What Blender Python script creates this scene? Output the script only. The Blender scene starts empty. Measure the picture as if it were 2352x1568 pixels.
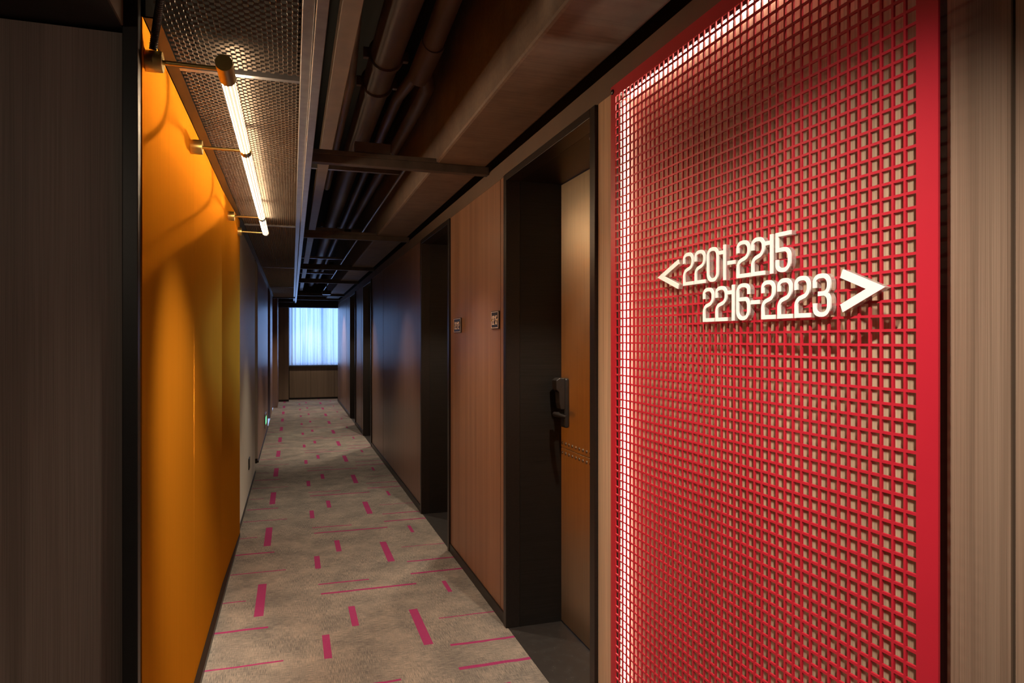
import bpy, bmesh, math, random
from mathutils import Vector, Matrix
random.seed(7)
SC = bpy.context.scene
C = SC.collection

# ------------------------------------------------------------------ camera
F = 1568.0            # focal length in pixels of the 2352 px wide frame
XV, YV = 671.0, 781.0  # vanishing point of the corridor
H = 1.40              # eye height
TH = math.atan((1176 - XV) / F)
c, S = math.cos(TH), math.sin(TH)
cam_d = bpy.data.cameras.new('camera')
cam = bpy.data.objects.new('camera', cam_d)
C.objects.link(cam)
cam.location = (0, 0, H)
cam.rotation_euler = (math.pi / 2, 0, -TH)
cam_d.sensor_width = 36
cam_d.lens = F / 2352 * 36
cam_d.shift_y = -(784 - YV) / 2352
cam_d.clip_start = 0.05
SC.camera = cam
SC.view_settings.view_transform = 'Standard'
SC.view_settings.look = 'None'
SC.view_settings.gamma = 1
SC.view_settings.exposure = 0.52

# ------------------------------------------------------------------ world and lights
w = bpy.data.worlds.new('world')
SC.world = w
w.use_nodes = True
w.node_tree.nodes['Background'].inputs[0].default_value = (0.45, 0.62, 1.0, 1)
w.node_tree.nodes['Background'].inputs[1].default_value = 0.6


def link_light(name, d, loc, rot=(0, 0, 0), parent=None):
    o = bpy.data.objects.new(name, d)
    C.objects.link(o)
    o.location = loc
    o.rotation_euler = rot
    if parent:
        o.parent = parent
    return o


d = bpy.data.lights.new('daylight', 'AREA')        # daylight outside the far window
d.shape = 'RECTANGLE'; d.size = 1.9; d.size_y = 1.9
d.energy = 40; d.color = (0.36, 0.58, 1.0)
link_light('daylight', d, (0.6, 17.45, 1.75), (-math.pi / 2, 0, 0))

WARM = (1.0, 0.79, 0.58)


def spot(name, loc, power, half_deg, color=WARM, blend=0.6, size=0.03, rot=(0, 0, 0), parent=None):
    d = bpy.data.lights.new(name, 'SPOT')
    d.energy = power; d.color = color
    d.spot_size = math.radians(half_deg * 2); d.spot_blend = blend
    d.shadow_soft_size = size
    return link_light(name, d, loc, rot, parent)


# ------------------------------------------------------------------ pixel -> place helpers
def Yx(px, X):
    z = F * X / (c * (px - XV))
    return (z - X * S) / c


def Hz(py, X, Y):
    z = Y * c + X * S
    return H + (YV - py) * z / F


def floor_pt(px, py):
    z = F * H / (py - YV)
    X = (px - XV) * c * z / F
    return X, (z - X * S) / c


# ------------------------------------------------------------------ object helpers
def link(name, me, mat, parent=None):
    o = bpy.data.objects.new(name, me)
    C.objects.link(o)
    if mat is not None:
        for m in (mat if isinstance(mat, (list, tuple)) else [mat]):
            me.materials.append(m)
    if parent is not None:
        o.parent = parent
        o.matrix_parent_inverse = Matrix.Translation(-parent.location)
    return o


def tag(o, label, cat, group=None, kind=None):
    o['label'] = label
    o['category'] = cat
    if group: o['group'] = group
    if kind: o['kind'] = kind
    return o


def empty(name, loc, label, cat, group=None, kind=None):
    o = bpy.data.objects.new(name, None)
    C.objects.link(o)
    o.location = loc
    o.empty_display_size = 0.05
    return tag(o, label, cat, group, kind)


class MB:
    def __init__(s):
        s.v = []; s.f = []; s.m = []

    def face(s, idx, m=0):
        s.f.append(idx); s.m.append(m)

    def box(s, x0, x1, y0, y1, z0, z1, m=0):
        x0, x1 = min(x0, x1), max(x0, x1); y0, y1 = min(y0, y1), max(y0, y1); z0, z1 = min(z0, z1), max(z0, z1)
        n = len(s.v)
        s.v += [(x0, y0, z0), (x1, y0, z0), (x1, y1, z0), (x0, y1, z0), (x0, y0, z1), (x1, y0, z1), (x1, y1, z1), (x0, y1, z1)]
        for q in ((0, 3, 2, 1), (4, 5, 6, 7), (0, 1, 5, 4), (1, 2, 6, 5), (2, 3, 7, 6), (3, 0, 4, 7)):
            s.face(tuple(n + i for i in q), m)
        return s

    def tube(s, pts, r, seg=16, m=0, cap=True):
        pts = [Vector(p) for p in pts]
        n0 = len(s.v)
        up = None
        for i, p in enumerate(pts):
            t = (pts[min(i + 1, len(pts) - 1)] - pts[max(i - 1, 0)]).normalized()
            if up is None:
                a = Vector((0, 0, 1)) if abs(t.z) < 0.9 else Vector((1, 0, 0))
                up = (a - t * a.dot(t)).normalized()
            else:
                up = (up - t * up.dot(t)).normalized()
            b = t.cross(up)
            rr = r[i] if isinstance(r, (list, tuple)) else r
            for k in range(seg):
                an = 2 * math.pi * k / seg
                q = p + (up * math.cos(an) + b * math.sin(an)) * rr
                s.v.append(tuple(q))
        for i in range(len(pts) - 1):
            for k in range(seg):
                a = n0 + i * seg + k; b2 = n0 + i * seg + (k + 1) % seg
                s.face((a, b2, b2 + seg, a + seg), m)
        if cap:
            s.face(tuple(n0 + k for k in reversed(range(seg))), m)
            e = n0 + (len(pts) - 1) * seg
            s.face(tuple(e + k for k in range(seg)), m)
        return s

    def ext(s, poly, axis_f, d0, d1, m=0):
        """polygon (a,b) extruded between d0 and d1; axis_f maps (a,b,d) to a place"""
        n = len(s.v); k = len(poly)
        s.v += [axis_f(a, b, d0) for a, b in poly] + [axis_f(a, b, d1) for a, b in poly]
        s.face(tuple(range(n, n + k)), m)
        s.face(tuple(reversed(range(n + k, n + 2 * k))), m)
        for i in range(k):
            j = (i + 1) % k
            s.face((n + i, n + k + i, n + k + j, n + j), m)
        return s

    def build(s, name, mat, parent=None, bevel=0, smooth=False, clean=True):
        me = bpy.data.meshes.new(name)
        me.from_pydata(s.v, [], s.f)
        if isinstance(mat, (list, tuple)):
            me.polygons.foreach_set('material_index', s.m)
        if clean:
            bm = bmesh.new(); bm.from_mesh(me)
            bmesh.ops.recalc_face_normals(bm, faces=bm.faces)
            bm.to_mesh(me); bm.free()
        if smooth:
            me.polygons.foreach_set('use_smooth', [True] * len(me.polygons))
            me.set_sharp_from_angle(angle=math.radians(40))
        o = link(name, me, mat, parent)
        if bevel:
            b = o.modifiers.new('bevel', 'BEVEL')
            b.width = bevel; b.segments = 2; b.limit_method = 'ANGLE'
        return o


def struct(o):
    o['kind'] = 'structure'
    return o


# ------------------------------------------------------------------ materials
class NT:
    def __init__(s, name):
        s.mat = bpy.data.materials.new(name)
        s.mat.use_nodes = True
        s.t = s.mat.node_tree
        s.p = s.t.nodes['Principled BSDF']
        s.out = s.t.nodes['Material Output']

    def n(s, typ, **kw):
        nd = s.t.nodes.new(typ)
        for k, v in kw.items():
            setattr(nd, k, v)
        return nd

    def l(s, a, b):
        s.t.links.new(a, b)

    def math(s, op, a, b=None):
        nd = s.n('ShaderNodeMath', operation=op)
        for i, q in enumerate((a, b)):
            if q is None: continue
            if isinstance(q, (int, float)): nd.inputs[i].default_value = q
            else: s.l(q, nd.inputs[i])
        return nd.outputs[0]

    def coords(s, scale=(1, 1, 1), loc=(0, 0, 0)):
        tc = s.n('ShaderNodeTexCoord'); mp = s.n('ShaderNodeMapping')
        mp.inputs['Scale'].default_value = scale
        mp.inputs['Location'].default_value = loc
        s.l(tc.outputs['Object'], mp.inputs[0])
        return mp.outputs[0]

    def noise(s, vec, scale, detail=3, rough=0.55, dist=0):
        nd = s.n('ShaderNodeTexNoise')
        nd.inputs['Scale'].default_value = scale; nd.inputs['Detail'].default_value = detail
        nd.inputs['Roughness'].default_value = rough; nd.inputs['Distortion'].default_value = dist
        s.l(vec, nd.inputs['Vector'])
        return nd.outputs['Fac']

    def ramp(s, fac, stops):
        nd = s.n('ShaderNodeValToRGB')
        e = nd.color_ramp.elements
        while len(e) < len(stops): e.new(0.5)
        for el, (p, col) in zip(e, stops):
            el.position = p; el.color = (*col, 1)
        s.l(fac, nd.inputs[0])
        return nd.outputs[0]

    def mix(s, fac, a, b, mode='MIX'):
        nd = s.n('ShaderNodeMix', data_type='RGBA', blend_type=mode)
        for i, q in ((0, fac), (6, a), (7, b)):
            if isinstance(q, (int, float)): nd.inputs[i].default_value = q
            elif isinstance(q, tuple): nd.inputs[i].default_value = (*q, 1)
            else: s.l(q, nd.inputs[i])
        return nd.outputs[2]

    def bump(s, h, strength=0.2, dist=0.002):
        b = s.n('ShaderNodeBump')
        b.inputs['Strength'].default_value = strength; b.inputs['Distance'].default_value = dist
        s.l(h, b.inputs['Height']); s.l(b.outputs[0], s.p.inputs['Normal'])

    def set(s, **kw):
        for k, v in kw.items():
            i = s.p.inputs[k.replace('_', ' ')]
            i.default_value = (*v, 1) if isinstance(v, tuple) else v
        return s


def plain(name, col, rough=0.5, metal=0.0, var=0.12, nscale=30, spec=0.5, bump=0.0):
    m = NT(name)
    f = m.noise(m.coords(), nscale, 4)
    m.l(m.ramp(f, [(0.3, tuple(x * (1 - var) for x in col)), (0.7, tuple(min(1, x * (1 + var)) for x in col))]), m.p.inputs['Base Color'])
    m.set(Roughness=rough, Metallic=metal)
    m.p.inputs['Specular IOR Level'].default_value = spec
    if bump: m.bump(f, bump, 0.003)
    return m.mat


def brushed(name, col, rough, axis_scale, var=0.1, aniso=0.0, metal=1.0):
    m = NT(name)
    f = m.noise(m.coords(axis_scale), 1.0, 4, 0.6)
    m.l(m.ramp(f, [(0.3, tuple(x * (1 - var) for x in col)), (0.7, tuple(min(1, x * (1 + var)) for x in col))]), m.p.inputs['Base Color'])
    r = m.n('ShaderNodeMapRange')
    r.inputs['To Min'].default_value = rough * 0.9; r.inputs['To Max'].default_value = rough * 1.1
    m.l(f, r.inputs[0]); m.l(r.outputs[0], m.p.inputs['Roughness'])
    m.set(Metallic=metal)
    if aniso:
        m.p.inputs['Anisotropic'].default_value = aniso
        t = m.n('ShaderNodeTangent', direction_type='RADIAL', axis='Z')
        m.l(t.outputs[0], m.p.inputs['Tangent'])
    return m.mat


def wood(name, dark, light, rough=0.4, cath=0.0, band=9.0, fine=620, seed=0.0, spec=0.5):
    m = NT(name)
    v1 = m.coords((band, band, 0.22), (seed, seed * 2, seed))
    a = m.noise(v1, 1.0, 3, 0.6, 0.3)
    v2 = m.coords((fine, fine, 2.2), (seed, 0, seed))
    b = m.noise(v2, 1.0, 3, 0.6)
    base = m.ramp(a, [(0.3, dark), (0.72, light)])
    lines = m.ramp(b, [(0.35, (0.62, 0.60, 0.58)), (0.6, (1.0, 1.0, 1.0))])
    col = m.mix(0.75, base, lines, 'MULTIPLY')
    if cath:
        # cathedral arcs: distance field stretched along the board, wobbled by noise
        wv = m.n('ShaderNodeTexWave', wave_type='RINGS', rings_direction='SPHERICAL')
        vc = m.coords((7.5, 7.5, 0.55), (seed + 0.2, seed, -0.5))
        wv.inputs['Scale'].default_value = 1.3; wv.inputs['Distortion'].default_value = 3.2
        wv.inputs['Detail'].default_value = 2; wv.inputs['Detail Scale'].default_value = 0.9
        m.l(vc, wv.inputs['Vector'])
        arcs = m.ramp(wv.outputs['Fac'], [(0.0, (0.70, 0.69, 0.68)), (0.25, (0.95, 0.95, 0.95)), (1.0, (1, 1, 1))])
        col = m.mix(cath, col, arcs, 'MULTIPLY')
    m.l(col, m.p.inputs['Base Color'])
    m.set(Roughness=rough)
    m.p.inputs['Specular IOR Level'].default_value = spec
    m.bump(b, 0.12, 0.001)
    return m.mat


def emit(name, col, strength):
    m = NT(name)
    m.set(Base_Color=(0.9, 0.88, 0.85), Roughness=0.4)
    m.p.inputs['Emission Color'].default_value = (*col, 1)
    m.p.inputs['Emission Strength'].default_value = strength
    return m.mat


M = {}
M['wood_right'] = wood('wood_right', (0.26, 0.175, 0.12), (0.35, 0.24, 0.17), 0.5, cath=0.8, seed=0.3)
M['wood_panel'] = wood('wood_panel', (0.19, 0.10, 0.06), (0.31, 0.175, 0.105), 0.42, band=14, seed=1.7)
M['wood_far'] = wood('wood_far', (0.15, 0.085, 0.06), (0.22, 0.125, 0.088), 0.36, band=12, seed=3.1)
M['wood_left'] = wood('wood_left', (0.24, 0.19, 0.17), (0.32, 0.26, 0.23), 0.55, cath=0.7, fine=560, seed=2.4)
M['wood_end'] = wood('wood_end', (0.20, 0.145, 0.10), (0.27, 0.20, 0.14), 0.5, band=12, seed=5.5)
M['board'] = wood('board', (0.44, 0.32, 0.21), (0.60, 0.45, 0.31), 0.55, cath=0.3, fine=400, seed=4.2)
M['black_metal'] = brushed('black_metal', (0.02, 0.018, 0.017), 0.40, (4, 300, 300), 0.2, metal=0.6)
M['black_trim'] = plain('black_trim', (0.012, 0.012, 0.013), 0.4)
M['frame_metal'] = brushed('frame_metal', (0.035, 0.029, 0.027), 0.35, (60, 60, 300), 0.15, metal=0.7)
M['bronze_door'] = brushed('bronze_door', (0.50, 0.41, 0.30), 0.50, (200, 200, 3), 0.10, aniso=0.9, metal=1.0)
M['bronze_door'].node_tree.nodes['Principled BSDF'].inputs['Anisotropic Rotation'].default_value = 0.0
M['rivet'] = plain('rivet', (0.16, 0.125, 0.095), 0.35, 0.8)
m = NT('orange')
f = m.noise(m.coords((300, 300, 1.2)), 1.0, 4, 0.6)
oc = m.ramp(f, [(0.3, (0.82, 0.275, 0.016)), (0.7, (0.92, 0.32, 0.02))])
g1 = m.n('ShaderNodeBsdfAnisotropic'); g1.inputs['Roughness'].default_value = 0.48
m.l(oc, g1.inputs['Color'])
df = m.n('ShaderNodeBsdfDiffuse'); m.l(oc, df.inputs['Color'])
x1 = m.n('ShaderNodeMixShader'); x1.inputs[0].default_value = 0.8
g1.inputs['Anisotropy'].default_value = 0.97
tg = m.n('ShaderNodeTangent', direction_type='RADIAL', axis='Z'); m.l(tg.outputs[0], g1.inputs['Tangent'])
m.l(df.outputs[0], x1.inputs[1]); m.l(g1.outputs[0], x1.inputs[2]); m.l(x1.outputs[0], m.out.inputs[0])
M['orange'] = m.mat
M['brass'] = brushed('brass', (0.62, 0.47, 0.17), 0.34, (200, 20, 200), 0.04)
M['brass_dark'] = plain('brass_dark', (0.38, 0.28, 0.12), 0.4, 0.9)
M['red'] = plain('red', (0.50, 0.014, 0.034), 0.42, 0.0, 0.04, 4)
M['steel_dark'] = plain('steel_dark', (0.05, 0.043, 0.04), 0.42, 0.7, 0.25, 18)
M['bracket'] = plain('bracket', (0.055, 0.043, 0.037), 0.55, 0.1, 0.3, 14)
M['rail'] = plain('rail', (0.30, 0.29, 0.30), 0.34, 0.85, 0.15, 20)
M['mesh_metal'] = plain('mesh_metal', (0.16, 0.13, 0.11), 0.36, 0.75, 0.1, 20)
M['ceil_black'] = plain('ceil_black', (0.006, 0.006, 0.006), 0.9)
M['soffit_dark'] = plain('soffit_dark', (0.016, 0.016, 0.016), 0.6)
M['brown_paint'] = plain('brown_paint', (0.17, 0.105, 0.075), 0.6, 0, 0.15, 6, bump=0.15)
M['fascia'] = plain('fascia', (0.105, 0.075, 0.055), 0.5, 0, 0.1, 6)
M['pipe'] = plain('pipe', (0.045, 0.027, 0.022), 0.5, 0, 0.25, 7, bump=0.1)
M['trunk'] = plain('trunk', (0.15, 0.105, 0.08), 0.5, 0, 0.15, 9)
M['white'] = plain('white', (0.90, 0.90, 0.88), 0.45, 0, 0.02)
M['grey_panel'] = brushed('grey_panel', (0.72, 0.70, 0.63), 0.46, (200, 200, 3), 0.06, metal=0.0)
M['plate'] = plain('plate', (0.025, 0.027, 0.035), 0.35)
M['plate_ink'] = plain('plate_ink', (0.85, 0.72, 0.62), 0.4, 0.0)
M['rubber'] = plain('rubber', (0.012, 0.011, 0.01), 0.45)
M['lock_black'] = plain('lock_black', (0.018, 0.016, 0.016), 0.28)
M['sill'] = plain('sill', (0.05, 0.05, 0.06), 0.3)
M['tube_hot'] = emit('tube_hot', (1.0, 0.74, 0.46), 62.0)
M['tube_dim'] = emit('tube_dim', (1.0, 0.76, 0.52), 0.62)
M['led'] = emit('led', (1.0, 0.84, 0.64), 19.0)
M['lens'] = emit('lens', (1.0, 0.72, 0.45), 4.0)
M['exit_green'] = emit('exit_green', (0.05, 0.9, 0.30), 1.2)

# concrete beam with formwork lines across it
m = NT('concrete_painted')
v = m.coords((1.5, 60, 60))
f = m.noise(v, 1.0, 4, 0.6)
f2 = m.noise(m.coords((3, 3, 3)), 2.5, 5, 0.6)
col = m.mix(0.35, m.ramp(f2, [(0.3, (0.105, 0.075, 0.058)), (0.7, (0.16, 0.115, 0.09))]), m.ramp(f, [(0.4, (0.6, 0.58, 0.56)), (0.55, (1, 1, 1))]), 'MULTIPLY')
m.l(col, m.p.inputs['Base Color']); m.set(Roughness=0.7); m.bump(f, 0.35, 0.003)
M['concrete'] = m.mat

# black speckled stone in the door recesses
m = NT('stone')
vo = m.n('ShaderNodeTexVoronoi'); vo.inputs['Scale'].default_value = 90
m.l(m.coords(), vo.inputs['Vector'])
spk = m.ramp(vo.outputs['Distance'], [(0.06, (0.35, 0.28, 0.24)), (0.12, (0.02, 0.019, 0.019))])
n1 = m.noise(m.coords(), 22, 3)
m.l(m.mix(m.ramp(n1, [(0.5, (0, 0, 0)), (0.62, (1, 1, 1))]), (0.016, 0.014, 0.014), spk), m.p.inputs['Base Color'])
m.set(Roughness=0.5)
M['stone'] = m.mat

# clear acrylic behind the sign characters (thin, lets light through)
m = NT('acrylic')
tr = m.n('ShaderNodeBsdfTransparent'); tr.inputs[0].default_value = (0.93, 0.90, 0.88, 1)
gl = m.n('ShaderNodeBsdfGlossy'); gl.inputs['Roughness'].default_value = 0.08
df = m.n('ShaderNodeBsdfDiffuse'); df.inputs[0].default_value = (0.8, 0.75, 0.7, 1)
x1 = m.n('ShaderNodeMixShader'); x1.inputs[0].default_value = 0.22
x2 = m.n('ShaderNodeMixShader'); x2.inputs[0].default_value = 0.12
m.l(tr.outputs[0], x1.inputs[1]); m.l(df.outputs[0], x1.inputs[2])
m.l(x1.outputs[0], x2.inputs[1]); m.l(gl.outputs[0], x2.inputs[2]); m.l(x2.outputs[0], m.out.inputs[0])
M['acrylic'] = m.mat

# window glass: thin pane
m = NT('glass')
tr = m.n('ShaderNodeBsdfTransparent'); tr.inputs[0].default_value = (0.9, 0.95, 1, 1)
gl = m.n('ShaderNodeBsdfGlossy'); gl.inputs['Roughness'].default_value = 0.02
x1 = m.n('ShaderNodeMixShader'); x1.inputs[0].default_value = 0.06
m.l(tr.outputs[0], x1.inputs[1]); m.l(gl.outputs[0], x1.inputs[2]); m.l(x1.outputs[0], m.out.inputs[0])
M['glass'] = m.mat

# sheer curtain; fold shading is painted in as vertical colour streaks
m = NT('curtain')
f = m.noise(m.coords((16, 16, 0.25)), 1.0, 4, 0.65)
colr = m.ramp(f, [(0.34, (0.42, 0.50, 0.68)), (0.5, (0.80, 0.82, 0.88)), (0.64, (0.96, 0.95, 0.97))])
tl = m.n('ShaderNodeBsdfTranslucent'); df = m.n('ShaderNodeBsdfDiffuse'); tr = m.n('ShaderNodeBsdfTransparent')
m.l(colr, tl.inputs[0]); m.l(colr, df.inputs[0])
x1 = m.n('ShaderNodeMixShader'); x1.inputs[0].default_value = 0.3
x2 = m.n('ShaderNodeMixShader'); x2.inputs[0].default_value = 0.12
m.l(tl.outputs[0], x1.inputs[1]); m.l(df.outputs[0], x1.inputs[2])
m.l(x1.outputs[0], x2.inputs[1]); m.l(tr.outputs[0], x2.inputs[2]); m.l(x2.outputs[0], m.out.inputs[0])
M['curtain'] = m.mat

# carpet: taupe weave with magenta dashes repeating every 1.24 m
PER = 1.243
m = NT('carpet')
tc = m.n('ShaderNodeTexCoord'); sx = m.n('ShaderNodeSeparateXYZ')
m.l(tc.outputs['Object'], sx.inputs[0])
wob = m.math('MULTIPLY', m.math('SUBTRACT', m.noise(m.coords((6, 6, 1)), 1.0, 2), 0.5), 0.02)
px_, py_ = sx.outputs[0], m.math('ADD', sx.outputs[1], wob)
dashes = []


def vdash(xt, yt, xb, yb, wd):
    X0, Y0 = floor_pt(xt, yt); X1, Y1 = floor_pt(xb, yb)
    dashes.append(((X0 + X1) / 2, (Y0 + Y1) / 2, wd / 2, abs(Y0 - Y1) / 2))


def tdash(xa, ya, xb, yb, wd, x1=None):
    X0, Y0 = floor_pt(xa, ya); X1, Y1 = floor_pt(xb, yb)
    if x1 is not None: X1 = x1
    dashes.append(((X0 + X1) / 2, (Y0 + Y1) / 2, abs(X1 - X0) / 2, wd / 2))


vdash(602, 1341, 595, 1415, 0.046)
vdash(748, 1457, 754, 1512, 0.034)
vdash(807, 1392, 817, 1437, 0.034)
vdash(949, 1398, 984, 1480, 0.044)
vdash(1019, 1333, 1034, 1359, 0.024)
tdash(731, 1341, 848, 1331, 0.017)
tdash(737, 1362, 957, 1341, 0.024)
tdash(1008, 1419, 1139, 1403, 0.010)
tdash(1035, 1482, 1183, 1460, 0.020)
tdash(1054, 1535, 1223, 1510, 0.024)
tdash(509, 1386, 565, 1380, 0.012)
tdash(492, 1455, 616, 1439, 0.022)
tdash(467, 1542, 651, 1516, 0.014)
tot = None
for cx, cy, hx, hy in dashes:
    a = m.math('LESS_THAN', m.math('ABSOLUTE', m.math('SUBTRACT', px_, cx)), hx)
    q = m.math('SUBTRACT', m.math('FLOORED_MODULO', m.math('ADD', py_, PER * 0.5 - cy), PER), PER * 0.5)
    b = m.math('LESS_THAN', m.math('ABSOLUTE', q), hy)
    r_ = m.math('MULTIPLY', a, b)
    tot = r_ if tot is None else m.math('MAXIMUM', tot, r_)
w1 = m.noise(m.coords((22, 330, 1)), 1.0, 3, 0.6)
w2 = m.noise(m.coords((330, 22, 1), (3, 1, 0)), 1.0, 3, 0.6)
blot = m.noise(m.coords((5, 5, 1)), 1.0, 3, 0.6)
grain = m.noise(m.coords((520, 520, 1)), 1.0, 2, 0.6)
wv = m.mix(m.ramp(m.noise(m.coords((3.5, 3.5, 1), (9, 2, 0)), 1.0, 3), [(0.42, (0.22, 0.22, 0.22)), (0.58, (0.72, 0.72, 0.72))]), w1, w2)
sm = m.math('ADD', m.math('MULTIPLY', wv, 0.55), m.math('ADD', m.math('MULTIPLY', blot, 0.22), m.math('MULTIPLY', grain, 0.23)))
basec = m.ramp(sm, [(0.40, (0.078, 0.078, 0.076)), (0.5, (0.180, 0.164, 0.150)), (0.60, (0.32, 0.275, 0.23))])
pink = m.mix(grain, (0.19, 0.013, 0.078), (0.33, 0.028, 0.145))
m.l(m.mix(m.math('MULTIPLY', tot, 0.92), basec, pink), m.p.inputs['Base Color'])
m.set(Roughness=0.95); m.p.inputs['Specular IOR Level'].default_value = 0.1
m.bump(grain, 0.5, 0.003)
M['carpet'] = m.mat

# ------------------------------------------------------------------ the shell
XR, XL = 1.0, -0.374
TOP = 2.209           # top of wood and of the door frames
OPEN = 2.175          # top of the door openings
SLAB = 3.0
YEND = 16.9
YC = 1.98             # corner where the corridor starts on the left

b = MB().box(-3.2, XR, -3.0, YC, -0.1, 0)
b.box(XL, XR, YC, YEND, -0.1, 0)
b.box(-0.9, XL, 7.71, 8.31, -0.1, 0)
b.box(XR, 1.7, 16.17, YEND, -0.1, 0)
struct(b.build('floor', M['carpet']))
struct(MB().box(-3.2, 1.8, -3.0, 17.0, SLAB, SLAB + 0.1).build('ceiling', M['ceil_black']))

DOORS = [(2.185, 3.165), (4.475, 5.455), (9.17, 10.17), (11.55, 12.55)]


def wall_seg(y0, y1, seams, mat, zt=TOP, z0=0.055):
    b = MB()
    ys = [y0] + sorted(seams) + [y1]
    for a, e in zip(ys[:-1], ys[1:]):
        g0 = 0.0035 if a != y0 else 0; g1 = 0.0035 if e != y1 else 0
        t0, t1 = (random.uniform(0, 0.0035), random.uniform(0, 0.0035)) if mat is M['wood_far'] else (0, 0)
        b.ext([(XR + t0, a + g0), (XR + 0.03, a + g0), (XR + 0.03, e - g1), (XR + t1, e - g1)], lambda x, y, z: (x, y, z), z0, zt, 0)
    b.box(XR + 0.012, XR + 0.31, y0, y1, 0, zt, 1)
    return struct(b.build('wall_right', [mat, M['black_trim']]))


FR = 0.045
wall_seg(-3.0, 0.828, [0.7228, 0.12], M['wood_right']).name = 'wall_right'
wall_seg(0.861, DOORS[0][0] - FR, [], M['board'], z0=0.0)
wall_seg(DOORS[0][1] + FR, DOORS[1][0] - FR, [DOORS[0][1] + FR + 0.085], M['wood_panel'])
wall_seg(DOORS[1][1] + FR, DOORS[2][0] - FR, [6.11, 6.86, 7.96], M['wood_far'])
wall_seg(DOORS[2][1] + FR, DOORS[3][0] - FR, [10.55, 10.95], M['wood_far'])
wall_seg(DOORS[3][1] + FR, 16.17, [13.1, 13.6, 14.1, 14.9, 15.5], M['wood_far'])
struct(MB().box(XR + 0.004, XR + 0.3, 0.8285, 0.8605, 0, TOP).build('trim_1', M['black_trim']))
# fascia above wood and frames, dark wall above
struct(MB().box(XR, XR + 0.31, -3.0, 16.17, TOP + 0.0005, 2.292).build('trim_2', M['fascia']))
struct(MB().box(XR + 0.05, XR + 0.31, -3.0, 16.17, 2.2925, SLAB).build('wall_right_upper', M['ceil_black']))
b = MB()
for y0, y1 in ((-3.0, 0.828), (DOORS[0][1] + FR, DOORS[1][0] - FR), (DOORS[1][1] + FR, DOORS[2][0] - FR), (DOORS[2][1] + FR, DOORS[3][0] - FR), (DOORS[3][1] + FR, 16.17)):
    b.box(XR - 0.008, XR + 0.011, y0, y1, 0.0005, 0.054)
struct(b.build('baseboard_right', M['black_metal']))

# left side
struct(MB().box(-3.2, -0.413, YC, YC + 0.08, 0, 2.19).build('wall_left_front', M['wood_left']))
struct(MB().box(-0.412, -0.376, YC - 0.022, YC + 0.012, 0, SLAB).box(-0.412, -0.392, YC + 0.0125, YC + 0.03, 0, SLAB).build('trim_3', M['black_trim'], bevel=0.002))
struct(MB().box(-3.2, -0.413, -3.0, YC + 0.1, 2.2 - 0.002, SLAB).build('trim_4', [M['soffit_dark'], ]))
struct(MB().box(-0.4125, -0.408, -3.0, YC - 0.03, 2.2 - 0.002, SLAB).build('trim_5', M['fascia']))
struct(MB().box(-0.9, -0.3795, YC + 0.031, 5.235, 0, SLAB).build('wall_left', M['black_trim']))
struct(MB().box(-0.379, XL + 0.004, 5.218, 5.2345, 0.0, 2.25).build('trim_6', M['black_trim']))
b = MB().box(-0.9, XL, 5.236, 7.71, 0.0, SLAB)
struct(b.build('wall_left_grey', M['grey_panel']))
b = MB().box(-0.9, XL, 8.31, 11.68, 0, SLAB).box(-0.9, XL, 12.95, 14.35, 0, SLAB)
struct(b.build('wall_left_wood', M['wood_far']))
struct(MB().box(-0.9, -0.62, 11.68, 12.95, 0, SLAB).box(-0.9, -0.62, 14.35, 15.0, 0, SLAB).build('wall_left_recess', M['black_metal']))
struct(MB().box(-0.95, -0.9, 7.7, 8.32, 0, SLAB).box(-0.899, XL - 0.002, 8.295, 8.3095, 0.05, 2.3).build('wall_left_niche', M['grey_panel']))
struct(MB().box(-0.899, XL - 0.004, 8.285, 8.294, 0.0, 0.05).build('baseboard_niche', M['black_trim']))
struct(MB().box(-0.9, -0.29, 15.0, 16.41, 0, SLAB).build('wall_left_end', M['wood_far']))
struct(MB().box(-0.289, -0.075, 16.41, YEND - 0.001, 0.0, SLAB).build('trim_7', M['wood_end']))
struct(MB().box(-0.292, -0.072, 16.402, 16.409, 0.0005, 0.045).build('trim_8', M['black_trim']))
b = MB().box(XL, XL + 0.008, 5.24, 7.70, 0.0005, 0.02).box(XL, XL + 0.008, 8.32, 11.67, 0.0005, 0.02)
struct(b.build('baseboard_left', M['black_metal']))

# end wall with window
SILL = 0.80
b = MB().box(-0.4, 1.8, YEND, YEND + 0.2, 0, SILL).box(-0.4, 1.8, YEND, YEND + 0.2, 2.35, SLAB).box(-0.4, -0.06, YEND, YEND + 0.2, SILL, 2.35).box(1.45, 1.8, YEND, YEND + 0.2, SILL, 2.35)
struct(b.build('wall_far', M['soffit_dark']))
b = MB()
for a, e in ((-0.06, 0.418), (0.424, 0.96), (0.966, 1.55)):
    b.box(a, e, YEND - 0.03, YEND - 0.0005, 0.045, SILL - 0.025)
struct(b.build('wall_far_wood', M['wood_end']))
struct(MB().box(-0.07, 1.6, YEND - 0.018, YEND - 0.001, 0.0005, 0.0445).build('baseboard_far', M['black_trim']))
struct(MB().box(-0.074, 1.6, YEND - 0.06, YEND + 0.02, SILL - 0.0245, SILL + 0.001).build('trim_9', M['sill']))
struct(MB().box(1.6, 1.8, 16.171, YEND, 0, SLAB).box(1.3105, 1.6, 16.05, 16.17, 0, SLAB).build('wall_alcove', M['wood_far']))
wf = MB().box(-0.06, 1.45, YEND + 0.08, YEND + 0.13, SILL + 0.002, SILL + 0.06).box(-0.06, 1.45, YEND + 0.08, YEND + 0.13, 2.29, 2.35)
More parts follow.
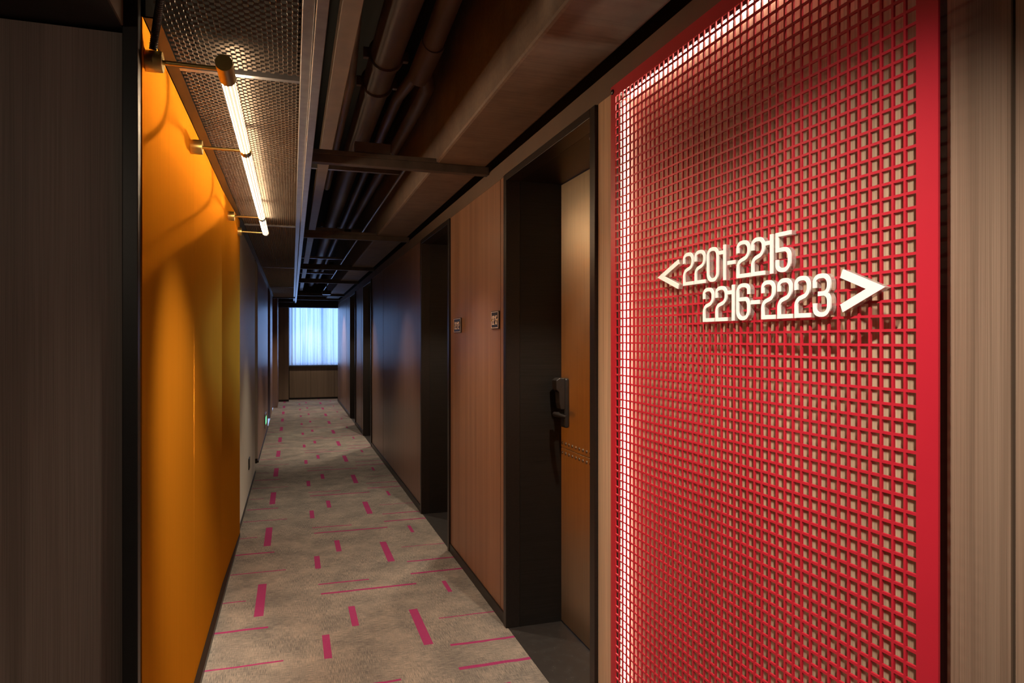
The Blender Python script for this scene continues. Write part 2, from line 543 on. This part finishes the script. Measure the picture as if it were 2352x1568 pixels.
wf.box(-0.06, 0.0, YEND + 0.08, YEND + 0.13, SILL + 0.061, 2.289).box(1.39, 1.45, YEND + 0.08, YEND + 0.13, SILL + 0.061, 2.289).box(0.67, 0.72, YEND + 0.08, YEND + 0.13, SILL + 0.061, 2.289)
win = struct(wf.build('window_1', M['sill']))
MB().box(0.0, 0.67, YEND + 0.1, YEND + 0.105, SILL + 0.06, 2.29).build('pane', M['glass'], win)
MB().box(0.72, 1.39, YEND + 0.1, YEND + 0.105, SILL + 0.06, 2.29).build('pane', M['glass'], win)
# curtain
b = MB()
n = 420
for i in range(n + 1):
    x = -0.066 + 1.6 * i / n
    y = YEND - 0.045 + 0.014 * math.sin(x * 62 + 1.6 * math.sin(x * 9)) + 0.005 * math.sin(x * 171)
    b.v += [(x, y, SILL + 0.012), (x, y + 0.004, 2.38)]
for i in range(n):
    b.face((2 * i, 2 * i + 2, 2 * i + 3, 2 * i + 1))
tag(b.build('curtain', M['curtain'], smooth=True, clean=False), 'sheer pale blue curtain drawn across the far window', 'curtain')
struct(MB().box(-0.37, 1.3, 16.1, 16.3, 2.135, SLAB).build('trim_10', M['steel_dark']))
# lobby behind the camera
struct(MB().box(-3.3, 1.8, -3.1, -3.0, 0, SLAB).build('wall_back', M['wood_left']))
struct(MB().box(-3.3, -3.2, -3.0, 2.1, 0, SLAB).build('wall_lobby', M['wood_left']))

# ------------------------------------------------------------------ doors on the right
XD = 1.276
door_labels = ['near dark bronze hotel door beside the red grille, with keycard lock and rivet rows',
               'second recessed hotel door along the right wall, black reveal and lit bronze frame',
               'third recessed hotel door along the right wall', 'farthest recessed hotel door on the right wall near the window']
for i, (y0, y1) in enumerate(DOORS):
    root = empty('door_%d' % (i + 1), (XR, (y0 + y1) / 2, 0), door_labels[i], 'door', None, 'structure')
    b = MB()
    b.box(XR - 0.012, XR + 0.06, y1, y1 + FR - 0.002, 0.001, TOP - 0.001)       # far jamb flange
    b.box(XR - 0.012, XR + 0.06, y0 - FR + 0.002, y0, 0.001, TOP - 0.001)
    b.box(XR - 0.012, XR + 0.06, y0, y1, OPEN, TOP - 0.001)
    b.build('door_frame', M['frame_metal'], root, bevel=0.002)
    b = MB().box(XR + 0.06, XD + 0.03, y1, y1 + 0.03, 0.001, OPEN + 0.03)
    b.box(XR + 0.06, XD + 0.03, y0 - 0.03, y0, 0.001, OPEN + 0.03)
    b.box(XR + 0.06, XD + 0.03, y0, y1, OPEN, OPEN + 0.03)
    b.build('reveal', M['black_metal'], root)
    MB().box(XR, XD + 0.03, y0 - 0.03, y1 + 0.03, -0.05, 0.0).build('threshold', M['stone'], root)
    seam = 0.868
    leaf = MB().box(XD, XD + 0.045, y0 + 0.004, y1 - 0.004, 0.008, seam - 0.002).box(XD, XD + 0.045, y0 + 0.004, y1 - 0.004, seam + 0.002, OPEN - 0.004)
    leaf.box(XD + 0.005, XD + 0.044, y0 + 0.005, y1 - 0.005, 0.02, OPEN - 0.01, 1)
    leaf = leaf.build('door_leaf', [M['bronze_door'], M['black_trim']], root)
    # rivets along the seam
    if i == 0:
        for zz in (seam + 0.024, seam - 0.024):
            for k in range(22):
                y = y1 - 0.022 - k * 0.0415
                b = MB()
                for j in range(4):
                    r_ = 0.0085 * math.cos(j * math.pi / 6.2); d_ = 0.006 * math.sin(j * math.pi / 6.2)
                    for q in range(10):
                        b.v.append((XD - d_, y + r_ * math.cos(q * 0.6283), zz + r_ * math.sin(q * 0.6283)))
                for j in range(3):
                    for q in range(10):
                        b.face((j * 10 + q, j * 10 + (q + 1) % 10, j * 10 + 10 + (q + 1) % 10, j * 10 + 10 + q))
                b.face(tuple(30 + q for q in range(10)))
                b.build('rivet', M['rivet'], leaf, smooth=True)
    # keycard lock
    yl = y1 - 0.075
    zc = 1.095
    lk = MB().box(XD - 0.022, XD - 0.0005, yl - 0.032, yl + 0.032, zc - 0.12, zc + 0.12).build('lock_body', M['lock_black'], root, bevel=0.008)
    prof = [(0, 0.122), (-0.03, 0.122), (-0.046, 0.112), (-0.044, 0.066), (-0.03, 0.052), (-0.028, 0.0), (-0.022, -0.03), (0, -0.03)]
    MB().ext([(a, q) for a, q in prof], lambda a, q, d: (XD - 0.0205 + a, yl + d, zc + q), -0.029, 0.029).build('card_reader', M['lock_black'], lk, bevel=0.004)
    hz = zc - 0.055
    b = MB().tube([(XD - 0.02, yl, hz), (XD - 0.06, yl, hz)], 0.012, 14)
    b.build('handle_neck', M['lock_black'], lk, smooth=True)
    MB().tube([(XD - 0.058, yl + 0.012, hz), (XD - 0.062, yl - 0.03, hz + 0.001), (XD - 0.06, yl - 0.075, hz), (XD - 0.05, yl - 0.115, hz - 0.002)], [0.012, 0.0115, 0.010, 0.007], 14).build('lever_handle', M['lock_black'], lk, smooth=True)


def downlight(loc, power, half, label, col=WARM, blend=0.5, group='recessed downlights'):
    r = empty('downlight', loc, label, 'downlight', group)
    x, y, z = loc
    b = MB().tube([(x, y, z + 0.001), (x, y, z - 0.003), (x, y, z - 0.004)], [0.040, 0.040, 0.034], 24)
    b.build('ring', M['rail'], r, smooth=True)
    MB().tube([(x, y, z - 0.0042), (x, y, z - 0.006)], 0.030, 24).build('lens', M['lens'], r)
    spot('lamp', (0, 0, -0.04), power, half, col, blend, 0.025, (0, 0, 0), r)
    return r


def spotlight(loc, aim, power, half, label, col=WARM, blend=1.0):
    r = empty('spotlight', loc, label, 'spotlight', 'ceiling spotlights')
    p = Vector(loc); dr = (Vector(aim) - p).normalized()
    MB().tube([p - dr * 0.09, p - dr * 0.02, p], [0.03, 0.034, 0.034], 24).build('head', M['lock_black'], r, smooth=True)
    MB().tube([p + dr * 0.0002, p + dr * 0.002], 0.030, 24).build('lens', M['lens'], r)
    MB().tube([p - dr * 0.06, (p.x - dr.x * 0.06, p.y - dr.y * 0.06, SLAB)], 0.008, 10).build('stem', M['lock_black'], r)
    spot('lamp', tuple(dr * 0.035), power, half, col, blend, 0.025, dr.to_track_quat('-Z', 'Y').to_euler(), r)
    return r


spotlight((0.40, 16.37, 2.38), (0.40, 16.42, 0), 60, 42, 'ceiling spotlight between the bulkhead and the far window')
names = ['nearest', 'second', 'third', 'farthest']
for i, (y0, y1) in enumerate(DOORS):
    downlight((1.12, y0 + 0.2, OPEN - 0.002), (60, 50, 65, 45)[i], 52, 'small recessed downlight in the soffit of the %s door recess on the right' % names[i])
spotlight((0.05, 0.40, 2.45), (0.95, 1.30, 0.90), 122, 29, 'ceiling spotlight aimed at the red grille', (1.0, 0.88, 0.74))
spotlight((-1.2, -0.2, 2.10), (-0.95, 1.98, 1.15), 8.5, 55, 'added fill spotlight aimed at the dark wood lobby wall')  # unseen fill lamp, added because the left wood wall was too dark
spotlight((0.67, 1.85, 2.44), (-0.374, 2.75, 0.85), 320, 20, 'added out-of-view spotlight brightening the orange wall', (1.0, 0.84, 0.62))  # unseen lamp added to make the bright band on the orange sheets
spotlight((0.10, -1.2, 2.6), (0.5, -0.6, 0), 46, 65, 'added fill spotlight over the lobby behind the viewpoint')  # added fill behind the camera, no known lamp there
spotlight((0.47, 1.6, 2.42), (0.42, 1.75, 0), 55, 50, 'ceiling spotlight over the carpet beside the red grille')
for k, (y, pw) in enumerate(((3.63, 62), (6.23, 60), (8.93, 85), (11.03, 40), (14.23, 130))):
    r = empty('spotlight', (0.47, y, 2.385), '%s small spotlight tucked behind the steel angles of the corridor ceiling, counting from the viewer' % ('first', 'second', 'third', 'fourth', 'fifth')[k], 'spotlight', 'corridor spotlights')
    MB().tube([(0.47, y, 2.385), (0.47, y, 2.31)], 0.03, 24, cap=False).build('head', M['lock_black'], r, smooth=True)
    MB().tube([(0.47, y, 2.370), (0.47, y, 2.366)], 0.0295, 24).build('lens', M['lens'], r)
    MB().box(0.462, 0.478, y - 0.0845, y - 0.028, 2.345, 2.361).build('arm', M['lock_black'], r)
    spot('lamp', (0, 0.0, -0.08), pw, 58 if k == 4 else 42, WARM, 1.0, 0.025, (0, 0, 0), r)

# ------------------------------------------------------------------ orange metal cladding
ys = [YC + 0.02, 2.997, 4.14, 5.217]
lab = ['nearest orange brushed metal wall sheet, beside the dark wood corner', 'middle orange brushed metal wall sheet under the tube lamp', 'farthest orange brushed metal wall sheet next to the grey wall']
for i in range(3):
    tl = 0.020 if i == 2 else 0.0
    o = MB().ext([(-0.379, ys[i] + 0.001), (XL, ys[i] + 0.001), (XL + tl, ys[i + 1] - 0.001), (-0.379, ys[i + 1] - 0.001)], lambda x, y, z: (x, y, z), 0.03, 2.249).build('metal_wall_panel', M['orange'], bevel=0.0012)
    tag(o, lab[i], 'wall panel', 'orange metal wall sheets')
struct(MB().box(-0.379, XL + 0.022, YC + 0.02, 5.217, 0.0005, 0.029).build('baseboard_left_orange', M['black_metal']))

# ------------------------------------------------------------------ mesh ceiling tray
HM = 2.262
X0M, X1M = -0.336, 0.024
bars = [-0.70, 2.36, 5.41, 8.48, 11.6, 14.7]


def mesh_panel(y0, y1, p=0.0165, L=0.027):
    b = MB()
    nx = int((X1M - X0M) / (L / 4)) + 1
    ny = int((y1 - y0) / p)
    hw, dz = 0.0044, 0.0022
    for i in range(ny):
        base = len(b.v)
        yc = y0 + (i + 0.5) * p
        for j in range(nx + 1):
            x = min(X0M + (j // 4) * L + (0, 0.42, 0.5, 0.92)[j % 4] * L, X1M)
            q = (j + 2 * (i % 2)) % 4
            s_ = (1, 1, -1, -1)[q]
            y = yc + s_ * (p / 2 - 0.0012)
            b.v += [(x, y - hw * 0.5, HM + dz), (x, y + hw * 0.5, HM - dz)]
        for j in range(nx):
            k = base + 2 * j
            b.face((k, k + 2, k + 3, k + 1))
    return b


ml = ['nearest expanded metal ceiling panel, cut off by the top of the frame', 'expanded metal ceiling panel lit by the tube lamp', 'first dark expanded metal ceiling panel beyond the tube lamp',
      'second dark expanded metal ceiling panel beyond the tube lamp', 'farthest expanded metal ceiling panel near the window']
for i in range(5):
    o = mesh_panel(bars[i] + 0.012, bars[i + 1] - 0.012).build('ceiling_mesh_panel', M['mesh_metal'], clean=False)
    md = o.modifiers.new('solid', 'SOLIDIFY'); md.thickness = 0.0015
    tag(o, ml[i], 'ceiling panel', 'expanded metal ceiling panels')
bl = ['first', 'second', 'third', 'fourth', 'fifth', 'last']
for i, y in enumerate(bars[1:]):
    o = MB().box(X0M, X1M, y - 0.0115, y + 0.0115, HM - 0.012, HM + 0.018).build('tray_crossbar', M['rail'])
    tag(o, '%s metal crossbar between the ceiling mesh panels, counting from the viewer' % bl[i], 'crossbar', 'crossbars of the mesh tray')
struct(MB().box(XL + 0.001, X0M - 0.0005, YC + 0.035, 16.0, HM - 0.010, HM - 0.006).box(XL + 0.001, XL + 0.005, YC + 0.035, 16.0, HM - 0.0059, HM + 0.06).build('trim_11', M['black_metal']))
struct(MB().box(X1M + 0.0005, 0.056, -1.0, 16.0, HM - 0.014, HM + 0.05).build('trim_12', M['rail'], bevel=0.002))
struct(MB().box(0.0575, 0.088, -1.0, 16.0, HM - 0.034, HM + 0.05).build('trim_13', M['rail'], bevel=0.002))
# dark backing above the mesh
struct(MB().box(XL, X1M, YC + 0.1, 16.0, 2.62, 2.66).build('trim_14', M['ceil_black']))

# ------------------------------------------------------------------ services in the ceiling
def cyl_y(x, z, y0, y1, r, seg=24):
    return MB().tube([(x, y0, z), (x, y1, z)], r, seg)


o = MB().box(0.155, 0.222, -1.0, 15.9, 2.50, 2.56).build('cable_trunking', M['trunk'], bevel=0.003)
tag(o, 'long brown cable trunking running beside the mesh tray', 'cable trunking')
XP, ZP, RP = 0.395, 2.66, 0.068
root = empty('pipe', (XP, 3, ZP), 'large brown drain pipe with two collars above the corridor', 'pipe')
cyl_y(XP, ZP, -1.0, 15.9, RP, 32).build('pipe_run', M['pipe'], root, smooth=True)
for y in (3.03, 3.37, 7.7):
    b = cyl_y(XP, ZP, y, y + 0.035, RP + 0.011, 32)
    b.box(XP - RP - 0.03, XP - RP, y + 0.004, y + 0.03, ZP - 0.022, ZP + 0.022).box(XP + RP, XP + RP + 0.03, y + 0.004, y + 0.03, ZP - 0.022, ZP + 0.022)
    b.build('collar', M['pipe'], root, smooth=True)
MB().tube([(0.535, -1.0, 2.64), (0.535, 2.2, 2.64), (0.56, 2.95, 2.60), (0.565, 3.1, 2.60)], 0.043, 24)
root = empty('pipe', (0.55, 2, 2.64), 'thinner brown pipe that forks into two smaller pipes', 'pipe')
MB().tube([(0.525, -1.0, 2.68), (0.535, 2.0, 2.66), (0.55, 2.75, 2.62), (0.555, 3.05, 2.615)], 0.044, 24).build('pipe_run', M['pipe'], root, smooth=True)
MB().tube([(0.552, 2.75, 2.62), (0.556, 3.12, 2.615)], 0.050, 24).build('coupling', M['pipe'], root, smooth=True)
MB().tube([(0.54, 3.05, 2.615), (0.535, 3.3, 2.64), (0.53, 3.6, 2.68), (0.53, 15.9, 2.68)], 0.030, 20).build('branch', M['pipe'], root, smooth=True)
MB().tube([(0.57, 3.05, 2.615), (0.61, 3.2, 2.60), (0.615, 3.4, 2.60), (0.61, 4.3, 2.60), (0.61, 8.0, 2.66)], 0.034, 20).build('branch', M['pipe'], root, smooth=True)
o = MB().tube([(0.24, 2.8, 2.72), (0.275, 3.5, 2.70), (0.28, 6.0, 2.70)], 0.028, 18).build('pipe', M['trunk'], smooth=True)
tag(o, 'short grey pipe between the cable trunking and the large drain pipe', 'pipe')
o = MB().tube([(0.66, 4.0, 2.45), (0.64, 9, 2.45), (0.63, 15.9, 2.45)], 0.010, 10).build('conduit', M['rail'], smooth=True)
tag(o, 'thin conduit running along the concrete beam', 'conduit')
o = MB().box(0.715, 0.985, -3.0, 16.0, 2.322, SLAB - 0.001).build('concrete_beam', M['concrete'], bevel=0.012)
tag(o, 'long brown painted concrete beam above the right wall', 'beam')
cb = [3.5, 6.1, 8.8, 10.9, 14.1, 15.6]
for i, y in enumerate(cb):
    xa = 0.0885 if i < 4 else XL + 0.01
    b = MB().box(0.0885, XR - 0.001, y, y + 0.05, 2.280, 2.3215)
    b.box(0.0885, 0.714, y, y + 0.005, 2.3216, 2.345)
    if i == 0: b.box(0.30, 0.48, y + 0.006, y + 0.05, 2.3215, 2.40)
    if i >= 4:
        b.box(XL + 0.01, 0.0565, y, y + 0.045, 2.225, 2.245)
    o = b.build('ceiling_bracket', M['bracket'], bevel=0.004)
    tag(o, '%s black steel angle crossing the ceiling from tray to right wall, counting from the viewer' % bl[i], 'bracket', 'steel angles across the ceiling')
# hangers and clutter above
hb = MB()
for y in (4.6, 7.2, 9.7, 11.9, 13.2):
    o = MB().box(0.10, 0.70, y, y + 0.03, 2.545 - 0.03, 2.575 - 0.03).build('pipe_hanger', M['rail'])
    tag(o, 'thin steel pipe hanger strut %s' % {4.6: 'nearest the viewer', 7.2: 'second from the viewer', 9.7: 'third from the viewer', 11.9: 'fourth from the viewer', 13.2: 'farthest from the viewer'}[y], 'hanger', 'pipe hangers')
root = empty('ceiling_speaker', (0.60, 13.0, 2.27), 'small black box hanging under the ceiling near the window', 'speaker')
MB().box(0.53, 0.68, 12.93, 13.07, 2.235, 2.31).build('speaker_box', M['lock_black'], root, bevel=0.01)
MB().tube([(0.605, 13.0, 2.31), (0.605, 13.0, 2.56)], 0.008, 10).build('hanger', M['lock_black'], root)

# ------------------------------------------------------------------ tube lamp
XT, ZT = -0.176, 2.15
arms_y = [2.045, 2.90, 4.45, 5.06]
root = empty('tube_lamp', (XL, 3.6, ZT), 'long brass wall lamp with glowing ribbed glass tubes on four arms', 'lamp')


def ribbed(y0, y1, r=0.0195, ribs=11):
    b = MB()
    n = ribs * 2
    for y in (y0, y1):
        for k in range(n):
            a = 2 * math.pi * k / n
            rr = r if k % 2 else r * 0.95
            a += 0.07 if k % 2 else -0.07
            b.v.append((XT + rr * math.cos(a), y, ZT + rr * math.sin(a)))
    for k in range(n):
        b.face((k, (k + 1) % n, n + (k + 1) % n, n + k), 0 if k % 2 else 1)
    return b


for y0, y1 in ((2.115, 2.87), (2.93, 4.42), (4.48, 5.06)):
    ribbed(y0, y1).build('glass_tube', [M['tube_hot'], M['tube_dim']], root, clean=True)
MB().tube([(XT, 1.995, ZT), (XT, 2.115, ZT)], 0.0225, 32).build('end_cap', M['brass'], root, smooth=True)
for y in (2.90, 4.45):
    MB().tube([(XT, y - 0.03, ZT), (XT, y + 0.03, ZT)], 0.0205, 28).build('joint', M['brass'], root, smooth=True)
MB().tube([(XT, 5.06, ZT), (XT, 5.10, ZT)], 0.0205, 28).build('end_cap', M['brass_dark'], root, smooth=True)
for y in arms_y:
    yy = y if y < 5 else 5.08
    MB().tube([(XL + 0.0005, y, ZT), (XL + 0.038, y, ZT), (XL + 0.042, y, ZT)], [0.028, 0.028, 0.026], 32).build('wall_mount', M['brass'], root, smooth=True)
    MB().tube([(XL + 0.042, y, ZT), (XT - 0.02, yy, ZT)], 0.0062, 16).build('arm', M['brass'], root, smooth=True)
# corrugated conduit to the lamp
pts, rr = [], []
P = [Vector((XL + 0.018, 2.04, ZT + 0.029)), Vector((XL + 0.03, 2.02, ZT + 0.10)), Vector((XL + 0.06, 1.92, ZT + 0.10)), Vector((XL + 0.10, 1.72, ZT + 0.17))]
N = 90
for i in range(N + 1):
    t = i / N
    p = P[0] * (1 - t) ** 3 + P[1] * 3 * t * (1 - t) ** 2 + P[2] * 3 * t * t * (1 - t) + P[3] * t ** 3
    pts.append(p); rr.append(0.0105 if i % 2 else 0.0085)
o = MB().tube(pts, rr, 14).build('cable_conduit', M['rubber'], smooth=False)
tag(o, 'black corrugated cable conduit rising from the tube lamp', 'conduit')

# ------------------------------------------------------------------ red grille
XG = 0.95
TG = 0.004
yL, yR = Yx(1403, XG), Yx(2155, XG)
hL, hR = Yx(1413.5, XG), Yx(2104, XG)
zTop = 2.190; hTop = 2.152; zBot = 0.02
NC = 45
bar = 0.0047
pY = (hL - hR + bar) / NC
pZ = 0.0246
NR = int((hTop - 0.07) / pZ)
hBot = hTop - NR * pZ + bar
ylines = [yR] + sum([[hR + k * pY, hR + k * pY + pY - bar] for k in range(NC)], []) + [yL]
zlines = [zBot] + sum([[hBot + k * pZ, hBot + k * pZ + pZ - bar] for k in range(NR)], []) + [zTop]
b = MB()
ny, nz = len(ylines), len(zlines)
for X in (XG, XG + TG):
    for z in zlines:
        for y in ylines:
            b.v.append((X, y, z))
off = ny * nz
for k in range(nz - 1):
    for j in range(ny - 1):
        hole = (j % 2 == 1) and (k % 2 == 1)
        a = k * ny + j
        q = (a, a + 1, a + 1 + ny, a + ny)
        if not hole:
            b.face(q); b.face(tuple(i + off for i in reversed(q)))
        else:
            for u_, v_ in ((q[0], q[1]), (q[1], q[2]), (q[2], q[3]), (q[3], q[0])):
                b.face((u_, v_, v_ + off, u_ + off))
for j in range(ny - 1):
    b.face((j, j + 1, j + 1 + off, j + off)); e = (nz - 1) * ny
    b.face((e + j, e + j + 1, e + j + 1 + off, e + j + off))
for k in range(nz - 1):
    a = k * ny
    b.face((a, a + ny, a + ny + off, a + off)); a += ny - 1
    b.face((a, a + ny, a + ny + off, a + off))
root = empty('grille_panel', (XG, (yL + yR) / 2, 0), 'tall red metal grille of small square holes on the right wall', 'grille')
b.build('grille', M['red'], root, clean=True)
for y, z in ((yL - 0.014, zTop - 0.019), (yR + 0.02, zTop - 0.019), (yL - 0.014, 0.04), (yR + 0.02, 0.04)):
    MB().tube([(XG - 0.0002, y, z), (XG - 0.004, y, z), (XG - 0.006, y, z)], [0.0085, 0.0075, 0.004], 20).build('bolt', M['lock_black'], root, smooth=True)
    MB().tube([(XG + TG, y, z), (XR - 0.0005, y, z)], 0.006, 12).build('standoff', M['lock_black'], root, smooth=True)
# led strips
yl_ = 1.944
root = empty('led_strip', (0.99, yl_, 0), 'vertical warm white light strip glowing behind the left edge of the red grille', 'light strip')
MB().box(0.990, 0.9995, yl_ - 0.016, yl_, 0.06, 2.15).build('diffuser', M['led'], root)
MB().box(0.986, 0.9995, yl_ + 0.0005, yl_ + 0.042, 0.06, 2.155).build('channel', M['black_trim'], root)
root = empty('led_strip', (0.99, 1.4, 2.17), 'horizontal warm white light strip glowing behind the top of the red grille', 'light strip')
MB().box(0.990, 0.9995, yR + 0.06, yl_ - 0.030, 2.157, 2.166).build('diffuser', M['led'], root)
MB().box(0.986, 0.9995, yR + 0.06, yl_ - 0.030, 2.1665, 2.178).build('channel', M['black_trim'], root)

# ------------------------------------------------------------------ lettering
def rounded(path, rad, seg=6):
    out = [path[0]]
    for i in range(1, len(path) - 1):
        p0, p1, p2 = Vector(path[i - 1][:2]), Vector(path[i][:2]), Vector(path[i + 1][:2])
        r = rad * (path[i][2] if len(path[i]) > 2 else 0)
        if r <= 0:
            out.append(tuple(p1)); continue
        d1 = (p0 - p1).normalized(); d2 = (p2 - p1).normalized()
        r1 = min(r, (p0 - p1).length * 0.5); r2 = min(r, (p2 - p1).length * 0.5)
        a, bb = p1 + d1 * r1, p1 + d2 * r2
        for k in range(seg + 1):
            t = k / seg
            # circular-looking corner (rational blend)
            w_ = 0.7071
            den = (1 - t) ** 2 + 2 * w_ * t * (1 - t) + t * t
            q = (a * (1 - t) ** 2 + p1 * 2 * w_ * t * (1 - t) + bb * t * t) / den
            out.append((q.x, q.y))
    out.append(path[-1][:2])
    return [Vector(p[:2]) for p in out]


def stroke_poly(pts, t):
    L, R = [], []
    n = len(pts)
    for i in range(n):
        d1 = (pts[i] - pts[i - 1]).normalized() if i else None
        d2 = (pts[i + 1] - pts[i]).normalized() if i < n - 1 else None
        if d1 is None: nrm = Vector((-d2.y, d2.x)); sc = 1
        elif d2 is None: nrm = Vector((-d1.y, d1.x)); sc = 1
        else:
            n1 = Vector((-d1.y, d1.x)); n2 = Vector((-d2.y, d2.x))
            nrm = (n1 + n2).normalized(); sc = 1 / max(0.35, nrm.dot(n1))
        L.append(pts[i] + nrm * t / 2 * sc); R.append(pts[i] - nrm * t / 2 * sc)
    return L, R


GL = {
    '2': [[(0, .70), (0, 1, 1), (1, 1, 1), (1, .56, .8), (0, .42, .8), (0, 0, 0), (1, 0)]],
    '1': [[(1, 0), (1, 1)], [(0, .83), (1, .83)]],
    '0': [[(0, .5), (0, 1, 1), (1, 1, 1), (1, 0, 1), (0, 0, 1), (0, .5)]],
    '5': [[(1, 1), (0, 1, 0), (0, .57, 0), (1, .57, 1), (1, 0, 1), (0, 0, 1), (0, .30)]],
    '6': [[(1, .72), (1, 1, 1), (0, 1, 1), (0, 0, 1), (1, 0, 1), (1, .58, 1), (.45, .58)], [(0, .58), (.5, .58)]],
    '3': [[(0, .70), (0, 1, 1), (1, 1, 1), (1, .54, .9), (.25, .54)], [(.25, .54), (1, .54, .9), (1, 0, 1), (0, 0, 1), (0, .30)]],
    '-': [[(0, .46), (1, .46)]],
    '<': [[(1, 1), (0, .5, 0), (1, 0)]],
    '>': [[(0, 1), (1, .5, 0), (0, 0)]],
}


def glyph(ch, w_, h_, t, place, d0, d1):
    """place(a, b, d): a along the reading direction, b up, d depth"""
    b = MB()
    for pi_, path in enumerate(GL[ch]):
        ins = t / 2
        P_ = []
        for p in path:
            q = (ins + p[0] * (w_ - t) if ch not in '-' else p[0] * w_, ins + p[1] * (h_ - t))
            if ch == '1' and path[0] == (0, .83): q = (p[0] * (w_ - t) , ins + p[1] * (h_ - t))
            if len(path) == 2 and ch == '1' and path[0] == (1, 0): q = (w_ - t / 2, p[1] * h_)
            P_.append((*q, p[2] if len(p) > 2 else 0))
        # free ends that finish a bar run out to the edge of the character
        if ch == '2': P_[-1] = (w_, P_[-1][1], 0)
        if ch == '5': P_[0] = (w_, P_[0][1], 0)
        pts = rounded(P_, (w_ - t) * 0.42)
        L, R = stroke_poly(pts, t)
        n0 = len(b.v)
        n = len(pts)
        for d in (d0 + pi_ * 0.00015, d1 + pi_ * 0.00015):
            for i in range(n):
                b.v.append(place(L[i].x, L[i].y, d)); b.v.append(place(R[i].x, R[i].y, d))
        o_ = 2 * n
        for i in range(n - 1):
            k = n0 + 2 * i
            b.face((k, k + 2, k + 3, k + 1)); b.face((k + o_, k + 1 + o_, k + 3 + o_, k + 2 + o_))
            b.face((k, k + o_, k + 2 + o_, k + 2)); b.face((k + 1, k + 3, k + 3 + o_, k + 1 + o_))
        b.face((n0, n0 + 1, n0 + 1 + o_, n0 + o_)); k = n0 + 2 * (n - 1)
        b.face((k, k + o_, k + 1 + o_, k + 1))
    return b


XS = 0.936    # front face of the characters
ORG = 1440.0; SCL = 3.564
rows = [('<2201-2215', [(268, 432), (458, 543), (552, 640), (652, 748), (752, 805), (820, 882), (895, 1005), (1015, 1125), (1132, 1192), (1215, 1340)], 1.5365, .081,
         'white room direction sign pointing left, upper line of numbers on the red grille'),
        ('2216-2223>', [(620, 710), (722, 818), (822, 876), (893, 1003), (1012, 1080), (1098, 1210), (1230, 1350), (1370, 1498), (1520, 1665), (1728, 2062)], 1.4435, .0805,
         'white room direction sign pointing right, lower line of numbers on the red grille')]
PN = {'<': 'arrow', '>': 'arrow', '-': 'dash'}
for txt, spans, base, hgt, label in rows:
    ym = Yx(ORG + spans[4][0] / SCL, XS)
    root = empty('direction_sign', (XS, ym, base), label, 'sign', 'white direction signs')
    for ch, (a, e) in zip(txt, spans):
        Ya, Ye = Yx(ORG + a / SCL, XS), Yx(ORG + e / SCL, XS)
        w_ = Ya - Ye
        t = 0.0086; bs = base; h_ = hgt
        if ch == '<':
            bs, h_, t = 1.530, 0.076, 0.0125
        if ch == '>':
            bs, h_, t = 1.449, 0.078, 0.0155
        pl = lambda p, q, d, Ya=Ya, bs=bs: (XS + d, Ya - p, bs + q)
        o = glyph(ch, w_, h_, t, pl, 0, 0.003).build(PN.get(ch, 'digit'), M['white'], root)
        glyph(ch, w_, h_, t, pl, 0.0034, XG - XS - 0.0008).build('acrylic_backing', M['acrylic'], o)

# room plates on the wood wall
XPl = XR - 0.008
for px0, px1, py0, py1, txt, label in ((1128, 1151, 713.5, 755, '2215', 'dark room number plate 2215 beside the near door'), (1042, 1058, 730, 764, '2212', 'dark room number plate 2212 beside the second door')):
    Ya, Ye = Yx(px0, XPl), Yx(px1, XPl)
    ymid = (Ya + Ye) / 2
    z1, z0 = Hz(py0, XPl, ymid), Hz(py1, XPl, ymid)
    if txt == '2212':
        Ya = min(Ya, DOORS[1][0] - FR - 0.008)
    else:
        Ye = max(Ye, DOORS[0][1] + FR + 0.092)
    W_, H_ = Ya - Ye, z1 - z0
    root = empty('room_number_plate', (XPl, ymid, z0), label, 'sign', 'room number plates')
    MB().box(XPl, XR - 0.0005, Ye, Ya, z0, z1).build('plate', M['plate'], root, bevel=0.003)
    e = 0.0045; i_ = 0.004
    b = MB()
    xa, xb = XPl - 0.0012, XPl - 0.0001
    b.box(xa, xb, Ye + e, Ya - e, z1 - e - i_ / 1.6, z1 - e).box(xa, xb, Ye + e, Ya - e, z0 + e, z0 + e + i_ / 1.6)
    b.box(xa, xb, Ye + e, Ye + e + i_, z0 + e, z1 - e).box(xa, xb, Ya - e - i_, Ya - e, z0 + e, z1 - e)
    b.build('border', M['plate_ink'], root)
    cw = W_ * 0.66 / 4
    for k, ch in enumerate(txt):
        a0 = W_ * 0.17 + k * cw
        pl = lambda p, q, d: (xa + d, Ya - a0 - p, z0 + H_ * 0.24 + q)
        glyph(ch, cw * 0.80, H_ * 0.5, cw * 0.2, pl, 0, 0.001).build('digit', M['plate_ink'], root)
    for yy in (Ye + 0.012, Ya - 0.012):
        MB().tube([(XPl, yy, (z0 + z1) / 2), (XPl - 0.003, yy, (z0 + z1) / 2), (XPl - 0.0045, yy, (z0 + z1) / 2)], [0.006, 0.0052, 0.002], 14).build('screw', M['brass'], root, smooth=True)

# small things on the left wall
root = empty('wall_socket', (XL, 6.62, 0.28), 'small black socket plate low on the grey left wall', 'socket')
MB().box(XL + 0.0005, XL + 0.008, 6.55, 6.69, 0.235, 0.335).build('plate', M['rubber'], root, bevel=0.003)
MB().box(XL + 0.008, XL + 0.0095, 6.585, 6.655, 0.255, 0.315).build('insert', M['lock_black'], root)
root = empty('exit_light', (XL, 10.6, 0.3), 'small green emergency light low on the far left wall', 'exit light')
MB().box(XL + 0.0005, XL + 0.012, 10.35, 10.75, 0.14, 0.34).build('casing', M['rail'], root, bevel=0.003)
MB().box(XL + 0.012, XL + 0.014, 10.40, 10.70, 0.19, 0.29).build('light_face', M['exit_green'], root)
